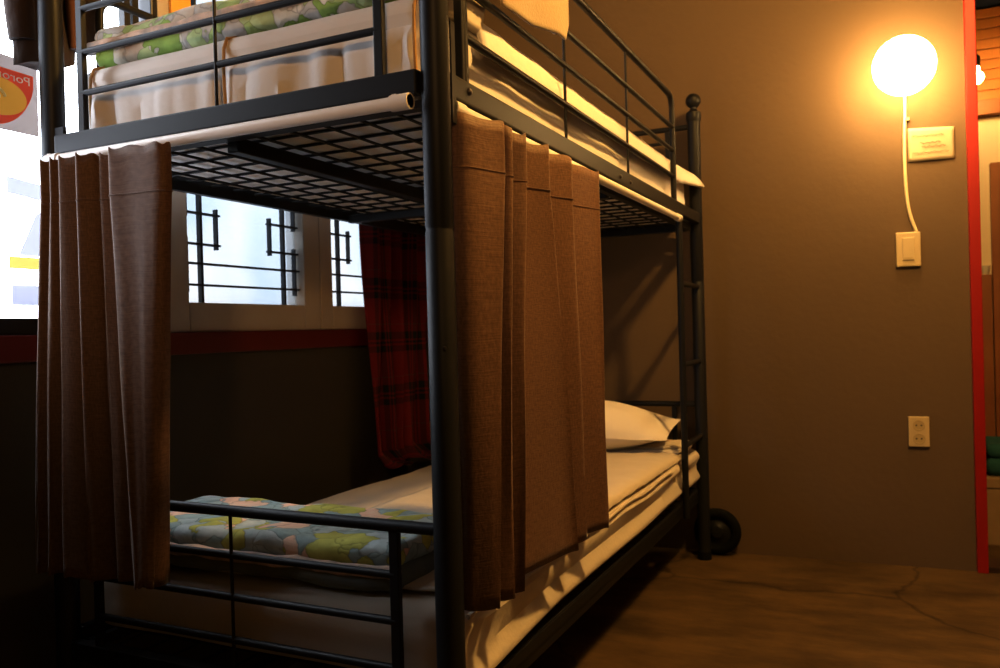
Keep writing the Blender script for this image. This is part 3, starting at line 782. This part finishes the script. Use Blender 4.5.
# white blind cord hanging there
t = thing('blind_cord', 'thin pale cord hanging beside the tartan curtain', 'cord', (-0.968, 1.62, 0.93))
obj('cord', tube(B(), [(0.03, 0, 0.0), (0.032, 0.003, 0.2), (0.03, -0.004, 0.40), (0.03, -0.15, 0.425), (0.03, -0.25, 0.45)], 0.0035, 8), M['white_cord'], t, True)
obj('toggle', lathe(B(), [(0.003, 0.012), (0.006, 0.008), (0.006, -0.012), (0.003, -0.018)], (0.03, 0, 0.0), 10), M['white_cord'], t, True)
t = thing('wall_socket', 'small yellowed socket low on the window wall behind the bunk', 'socket', (XW, 1.735, 0.49))
obj('plate', box(B(), 0, 0.012, -0.035, 0.035, -0.04, 0.04, 0.003), M['yellow_card'], t)
obj('socket_face', lathe(B(), [(0.02, 0.012), (0.018, 0.014), (0.002, 0.0141)], (0, 0, 0), 18, 'x'), M['cream_dark'], t, True)

# cream towel over the guard rail
rows = []
for i in range(34):
    t_ = i / 33; row = []
    for j in range(30):
        u = j / 29; y = lerp(0.215, 0.588, u)
        drop = (0.195, 0.150)                                  # lower on the left, longer tongue on the right
        low = 1.492 + 0.040 * min(1, u / 0.8) + (0.045 * ((u - 0.93) / 0.07) if u > 0.93 else 0)
        L_ = (1.690 - low)
        s = t_ * (L_ + 0.03 + 0.13)
        if s < L_: x, z = 0.0135, low + s
        elif s < L_ + 0.03: a = (s - L_) / 0.03 * math.pi; x, z = 0.0135 * math.cos(a), 1.690 + 0.012 * math.sin(a)
        else: x, z = -0.0135, 1.690 - (s - L_ - 0.03)
        x += (0.006 * math.sin(u * 8 + 1) * max(0, (1.66 - z)) / 0.15) if x > 0 else 0
        yy = y + 0.012 * (1.69 - z) / 0.19 * math.sin(u * 5)
        row.append((x + (0.004 if x > 0 else 0), yy, z))
    rows.append(row)
o = solid(obj('towel', sheet_grid(rows), M['towel'], None, True), 0.004)
tag(o, 'cream towel draped over the guard rail of the upper bunk', 'towel')

# brown jacket hung at the wall corner of the foot end
t = thing('jacket', 'dark brown jacket hanging behind the left post of the bunk', 'jacket', (-0.995, 0.06, 1.74))
def coat(u, z):
    return 0.034 * (1 - abs(2 * u - 1) ** 2.5) ** 0.5 * (0.6 + 0.4 * min(1, (0.10 - z) / 0.2))
def body_rows(y0f, y1f, zbf, z1, n=26, m_=26):
    bm = B(); F = []; K = []
    for i in range(n + 1):
        rF = []; rK = []
        for j in range(m_ + 1):
            u = j / m_; tt = i / n
            zb = zbf(u); z = lerp(z1, zb, tt); y = lerp(y0f(tt), y1f(tt), u)
            d = coat(min(max(u, 0.001), 0.999), z) + 0.012 * noise.noise(Vector((y * 22, z * 9, 2)))
            rF.append(bm.verts.new((d, y, z))); rK.append(bm.verts.new((-d * 0.8 - 0.002, y, z)))
        F.append(rF); K.append(rK)
    for G in (F, K):
        for i in range(n):
            for j in range(m_): bm.faces.new((G[i][j], G[i][j + 1], G[i + 1][j + 1], G[i + 1][j]))
    for i in range(n):
        for e in (0, m_): bm.faces.new((F[i][e], F[i + 1][e], K[i + 1][e], K[i][e]))
    for j in range(m_):
        for e in (0, n): bm.faces.new((F[e][j], F[e][j + 1], K[e][j + 1], K[e][j]))
    return bm
obj('body', body_rows(lambda q: -0.075 - 0.012 * q, lambda q: 0.070 - 0.02 * q * q, lambda u: -0.262 + 0.006 * math.sin(u * 7 + 0.4) + 0.034 * u, 0.12), M['jacket'], t, True)
bm = B()
tube(bm, [(0.0, -0.055, 0.10), (0.006, -0.075, 0.02), (0.010, -0.084, -0.08), (0.012, -0.080, -0.16), (0.010, -0.074, -0.205)], [0.026, 0.032, 0.031, 0.028, 0.027], 16); obj('sleeve', bm, M['jacket'], t, True)
bm = B(); tube(bm, [(0.02, 0.052, 0.10), (0.03, 0.066, 0.02), (0.032, 0.066, -0.08), (0.03, 0.058, -0.195)], [0.026, 0.030, 0.029, 0.025], 16); obj('sleeve', bm, M['jacket'], t, True)
bm = B(); tube(bm, [(0.034, 0.01, 0.10), (0.040, 0.016, 0.0), (0.040, 0.02, -0.12), (0.038, 0.022, -0.20)], [0.011, 0.013, 0.012, 0.008], 10); obj('front_lining', bm, M['jacket_lining'], t, True)
obj('hanger_hook', tube(B(), [(0, 0.0, 0.12), (0, 0.0, 0.19), (0, 0.012, 0.21), (0, 0.022, 0.20), (-0.05, 0.022, 0.20), (-0.07, 0.022, 0.20)], 0.003, 8), M['bolt'], t, True)

# black wheel leaning behind the far post
wc = WP(0.035, 0.045, 0.092)
t = thing('wheel', 'black round wheel standing between the far bed post and the wall', 'wheel', wc, TH)
bm = B(); R0, r0 = 0.070, 0.020
for k in range(36):
    pass
pts = [(R0 * math.cos(2 * math.pi * k / 36), 0, R0 * math.sin(2 * math.pi * k / 36)) for k in range(36)]
V = []
for k in range(36):
    a = 2 * math.pi * k / 36; V.append([bm.verts.new(((R0 + r0 * math.cos(b)) * math.cos(a), r0 * math.sin(b), (R0 + r0 * math.cos(b)) * math.sin(a))) for b in [2 * math.pi * q / 12 for q in range(12)]])
for k in range(36):
    for q in range(12): bm.faces.new((V[k][q], V[(k + 1) % 36][q], V[(k + 1) % 36][(q + 1) % 12], V[k][(q + 1) % 12]))
obj('tyre', bm, M['rubber'], t, True)
bm = B(); lathe(bm, [(0.054, -0.004), (0.030, -0.008), (0.022, -0.018), (0.006, -0.020)], (0, 0, 0), 28, 'y'); lathe(bm, [(0.052, -0.003), (0.052, 0.006)], (0, 0, 0), 28, 'y'); obj('hub', bm, M['steel'], t, True)

# ------------------------------------------------------------------ things on the back wall
def on_wall(s, z): return WP(s, 0, z)
t = thing('wall_lamp', 'glowing round globe lamp on the back wall with a cord below', 'lamp', on_wall(0.716, 1.765), TH)
bm = B(); pr = [(0.100 * math.sin(math.pi * k / 20), -0.100 * math.cos(math.pi * k / 20)) for k in range(1, 20)]; lathe(bm, pr, (0, -0.155, 0), 32)
obj('globe', bm, M['globe'], t, True)['label'] = 'glowing opal glass globe'
bm = B(); lathe(bm, [(0.045, 0.0), (0.045, -0.012), (0.030, -0.022), (0.024, -0.070)], (0, 0, 0), 24, 'y'); obj('base', bm, M['cream_plastic'], t, True)
t = thing('lamp_cord', 'cream cord running down the wall from the lamp to the switch', 'cord', on_wall(0.722, 1.21), TH)
cp = [(0.0, 0.545), (0.006, 0.49), (0.002, 0.38), (-0.001, 0.29), (0.0, 0.19), (0.005, 0.10), (0.016, 0.045), (0.027, 0.012), (0.031, -0.001)]
cp = chaikin(cp, 2, 0.25)
obj('cord', tube(B(), [(a, -0.006, b) for a, b in cp], 0.0058, 10), M['tape'], t, True)
obj('cable_clip', box(B(), 0.004, 0.018, -0.013, 0, 0.398, 0.408, 0.001), M['cream_dark'], t)

t = thing('paper_note', 'cream paper note taped to the wall right of the lamp cord', 'note', on_wall(0.8075, 1.518), TH)
rows = [[(lerp(-0.0735, 0.0735, j / 12), -0.003 - 0.004 * math.sin(j / 12 * 3.14) * (i / 8) , lerp(0.0625, -0.0590, i / 8) - 0.009 * (j / 12) * (1 - i / 8)) for j in range(13)] for i in range(9)]
solid(obj('paper', sheet_grid(rows), M['paper'], t, True), 0.0008)
bm = B()
random.seed(3)
for k, (z, xa, xb) in enumerate(((0.030, -0.060, 0.040), (0.004, -0.035, 0.030), (-0.010, -0.030, 0.045), (-0.030, -0.060, 0.055))):
    n = 34; tube(bm, [(lerp(xa, xb, i / n), -0.0095, z + 0.0035 * math.sin(i * 1.9) * random.uniform(0.3, 1) + 0.002 * math.sin(i * 0.7)) for i in range(n + 1)], 0.0011, 4)
obj('handwriting', bm, M['ink'], t)

t = thing('light_switch', 'cream light switch on the wall at the end of the lamp cord', 'switch', on_wall(0.726, 1.146), TH)
obj('plate', box(B(), -0.040, 0.040, -0.014, 0, -0.062, 0.062, 0.004), M['cream_plastic'], t)
obj('rocker', box(B(), -0.020, 0.020, -0.018, -0.012, -0.040, 0.042, 0.003), M['cream_plastic'], t)
obj('indicator', box(B(), -0.014, 0.014, -0.0188, -0.0175, -0.034, -0.030), M['cream_dark'], t)
t = thing('wall_outlet', 'cream double power outlet low on the back wall', 'outlet', on_wall(0.746, 0.489), TH)
obj('plate', box(B(), -0.034, 0.034, -0.012, 0, -0.053, 0.055, 0.003), M['cream_plastic'], t)
for z in (0.024, -0.024):
    f = obj('socket_face', lathe(B(), [(0.020, -0.011), (0.020, -0.0135), (0.017, -0.0140), (0.016, -0.0125), (0.001, -0.0124)], (0, 0, z), 24, 'y'), M['cream_dark'], t, True)
    bm = B(); lathe(bm, [(0.003, -0.0124), (0.003, -0.0130)], (-0.008, 0, z), 10, 'y'); lathe(bm, [(0.003, -0.0124), (0.003, -0.0130)], (0.008, 0, z), 10, 'y'); obj('pin_holes', bm, M['slot'], f)

# ------------------------------------------------------------------ hall beyond the red doorway
YH = 3.5
bm = B(); box(bm, 0.5, 2.3, YH, YH + 0.1, 0, 1.90); struct('wall_hall', bm, M['hall_white'], 'white wall of the hall beyond the doorway', 'wall')
bm = B(); box(bm, 0.5, 2.3, YH, YH + 0.1, 2.40, 2.95); struct('wall_hall_upper', bm, M['hall_blue'], 'dark blue upper wall of the hall', 'wall')
bm = B()
for k in range(9): box(bm, 0.5, 2.3, YH - 0.012, YH + 0.1, 1.952 + k * 0.05, 1.952 + k * 0.05 + 0.046, 0.004)
box(bm, 0.5, 2.3, YH, YH + 0.08, 1.95, 2.40)
struct('trim_4', bm, mat('orange_pine', (0.52, 0.21, 0.045), 0.5, vary=(4, (0.42, 0.16, 0.03), 0.2)), 'orange pine board cladding high on the hall wall', 'cladding')
bm = B(); box(bm, 0.5, 2.3, YH - 0.05, YH + 0.05, 1.875, 1.948, 0.004); struct('trim_5', bm, M['brown_wood'], 'brown wooden rail under the pine cladding', 'trim')
bm = B(); box(bm, 0.4, 0.5, 2.22, YH + 0.1, 0, 2.95); box(bm, 2.3, 2.4, 2.28, YH + 0.1, 0, 2.95); struct('wall_hall_side', bm, M['room'], 'brown side walls of the hall', 'wall')
bm = B(); box(bm, 0.4, 2.4, 2.1, YH + 0.1, 2.95, 3.0); box(bm, 0.4, 2.4, 2.28, 2.40, 2.55, 2.95); struct('ceiling_hall', bm, M['hall_blue'], 'dark blue ceiling of the hall', 'ceiling')
bm = B(); box(bm, 0.5, 1.112, YH - 0.06, YH, 0.02, 1.10, 0.003); struct('trim_6', bm, M['brown_wood'], 'brown wooden wainscot in the hall', 'wainscot')
bm = B(); box(bm, 1.118, 1.165, YH - 0.05, YH + 0.05, 0, 1.64, 0.004); box(bm, 1.79, 1.84, YH - 0.05, YH + 0.05, 0, 1.64, 0.004); box(bm, 1.165, 1.79, YH - 0.05, YH + 0.05, 1.585, 1.64, 0.004)
d1 = struct('door_1', bm, M['brown_wood'], 'brown wooden door in the hall', 'door')
bm = B(); box(bm, 1.165, 1.79, YH - 0.02, YH + 0.02, 0.01, 1.585); obj('door_leaf', bm, M['threshold'], d1)
bm = B(); lathe(bm, [(0.012, 0), (0.012, -0.03), (0.026, -0.035), (0.026, -0.05), (0.008, -0.062)], (1.73, YH - 0.02, 0.85), 16, 'y'); obj('knob', bm, M['bolt'], d1, True)
t = thing('hall_bulb', 'bare glowing bulb hanging in the hall beside the red door frame', 'bulb', (1.045, 3.2, 1.995))
pr = [(0.012, 0.052), (0.016, 0.035)] + [(0.031 * math.sin(a), 0.0 - 0.031 * math.cos(a)) for a in [math.pi * (1 - k / 14) for k in range(3, 14)]]
obj('glass', lathe(B(), pr, (0, 0, 0), 20), M['hall_bulb'], t, True)
obj('lamp_holder', lathe(B(), [(0.016, 0.05), (0.018, 0.06), (0.018, 0.095), (0.008, 0.105)], (0, 0, 0), 16), M['steel'], t, True)
obj('flex', tube(B(), [(0, 0, 0.10), (0, 0, 0.955)], 0.004, 8), M['steel'], t)
t = thing('storage_box', 'beige box on the hall floor just past the doorway', 'box', (1.30, 2.72, 0))
obj('carton', box(B(), -0.32, 0.32, -0.17, 0.17, 0.0, 0.255, 0.006), M['beige_box'], t)
obj('lid', box(B(), -0.325, 0.325, -0.175, 0.175, 0.225, 0.268, 0.006), M['beige_box'], t)
t = thing('teal_blanket', 'folded dark teal blanket on top of the beige hall box', 'blanket', (1.30, 2.72, 0.268))
def tealf(w, p):
    w = w.copy(); w.z += 0.008 * noise.noise(Vector((w.x * 9, w.y * 9, 1))); w.z = max(w.z, 0.0); return w
bm = B(); rbox(bm, -0.31, 0.30, -0.16, 0.15, 0.0, 0.07, 0.03, 0.03, tealf); obj('under_fold', bm, M['teal'], t, True)
bm = B(); rbox(bm, -0.305, 0.29, -0.155, 0.14, 0.064, 0.125, 0.028, 0.03, tealf); obj('top_fold', bm, M['teal'], t, True)
t = thing('cup', 'small white cup on the wainscot ledge in the hall', 'cup', (1.088, YH - 0.03, 1.10))
obj('bowl', lathe(B(), [(0.012, 0.0), (0.014, 0.004), (0.022, 0.03), (0.024, 0.045), (0.021, 0.045), (0.012, 0.008)], (0, 0, 0), 20), M['cup'], t, True)

# ------------------------------------------------------------------ light
w = bpy.data.worlds.new('sky'); sc.world = w; w.use_nodes = True
nt = w.node_tree; bg = nt.nodes['Background']
tc = nt.nodes.new('ShaderNodeTexCoord'); sx = nt.nodes.new('ShaderNodeSeparateXYZ'); nt.links.new(tc.outputs['Generated'], sx.inputs[0])
rp = nt.nodes.new('ShaderNodeValToRGB')
rp.color_ramp.elements[0].position = 0.0; rp.color_ramp.elements[0].color = (0.62, 0.66, 0.75, 1)
rp.color_ramp.elements[1].position = 0.25; rp.color_ramp.elements[1].color = (0.86, 0.92, 1.0, 1)
nt.links.new(sx.outputs['Z'], rp.inputs['Fac']); nt.links.new(rp.outputs['Color'], bg.inputs['Color'])
bg.inputs['Strength'].default_value = 9.0
def portal(y0, y1, z0, z1):
    l = bpy.data.lights.new('sky_portal', 'AREA'); l.shape = 'RECTANGLE'; l.size = z1 - z0; l.size_y = y1 - y0
    l.cycles.is_portal = True
    o = bpy.data.objects.new('sky_portal', l); COL.objects.link(o); o.location = (XW - 0.10, (y0 + y1) / 2, (z0 + z1) / 2); o.rotation_euler = (0, math.radians(-90), 0)
portal(-0.55, 0.395, 0.92, WIN_TOP); portal(0.395, 1.66, 0.92, WIN_TOP)
# warm ceiling lamp over the floor beside the bunk, out of frame
l = bpy.data.lights.new('ceiling_lamp', 'POINT'); l.energy = 150; l.color = (1.0, 0.58, 0.17); l.shadow_soft_size = 0.07
o = bpy.data.objects.new('ceiling_lamp', l); COL.objects.link(o); o.location = (0.95, 0.55, 2.42)
# added warm fill spot at the near end, cone shaped for the upper bunk
l = bpy.data.lights.new('fill_spot', 'SPOT'); l.energy = 115; l.color = (1.0, 0.56, 0.22); l.shadow_soft_size = 0.10; l.spot_size = math.radians(46); l.spot_blend = 1.0
o = bpy.data.objects.new('fill_spot', l); COL.objects.link(o); o.location = (1.3, -2.6, 1.75)
o.rotation_euler = (Vector((-0.40, 0, 1.80)) - o.location).to_track_quat('-Z', 'Y').to_euler()

# ------------------------------------------------------------------ camera
P_ = dict(f=821.5876, c=(0.6519, -1.1633, 0.8953), yaw=-0.4408, pitch=-0.0048, roll=-0.0269)
f_ = Vector((math.sin(P_['yaw']) * math.cos(P_['pitch']), math.cos(P_['yaw']) * math.cos(P_['pitch']), math.sin(P_['pitch'])))
r_ = Vector((math.cos(P_['yaw']), -math.sin(P_['yaw']), 0)); u_ = r_.cross(f_)
c_, s_ = math.cos(P_['roll']), math.sin(P_['roll'])
R_, U_ = c_ * r_ + s_ * u_, -s_ * r_ + c_ * u_
cam = bpy.data.cameras.new('camera'); cam.sensor_width = 36; cam.lens = P_['f'] / 1000 * 36; cam.clip_start = 0.05
cam.dof.use_dof = True; cam.dof.focus_distance = 1.6; cam.dof.aperture_fstop = 5.6
co = bpy.data.objects.new('camera', cam); COL.objects.link(co)
co.matrix_world = Matrix(((R_.x, U_.x, -f_.x, P_['c'][0]), (R_.y, U_.y, -f_.y, P_['c'][1]), (R_.z, U_.z, -f_.z, P_['c'][2]), (0, 0, 0, 1)))
sc.camera = co
sc.view_settings.view_transform = 'Standard'
sc.view_settings.look = 'None'
sc.view_settings.exposure = 0.15
sc.view_settings.gamma = 0.82
sc.cycles.max_bounces = 8
sc.cycles.sample_clamp_indirect = 8
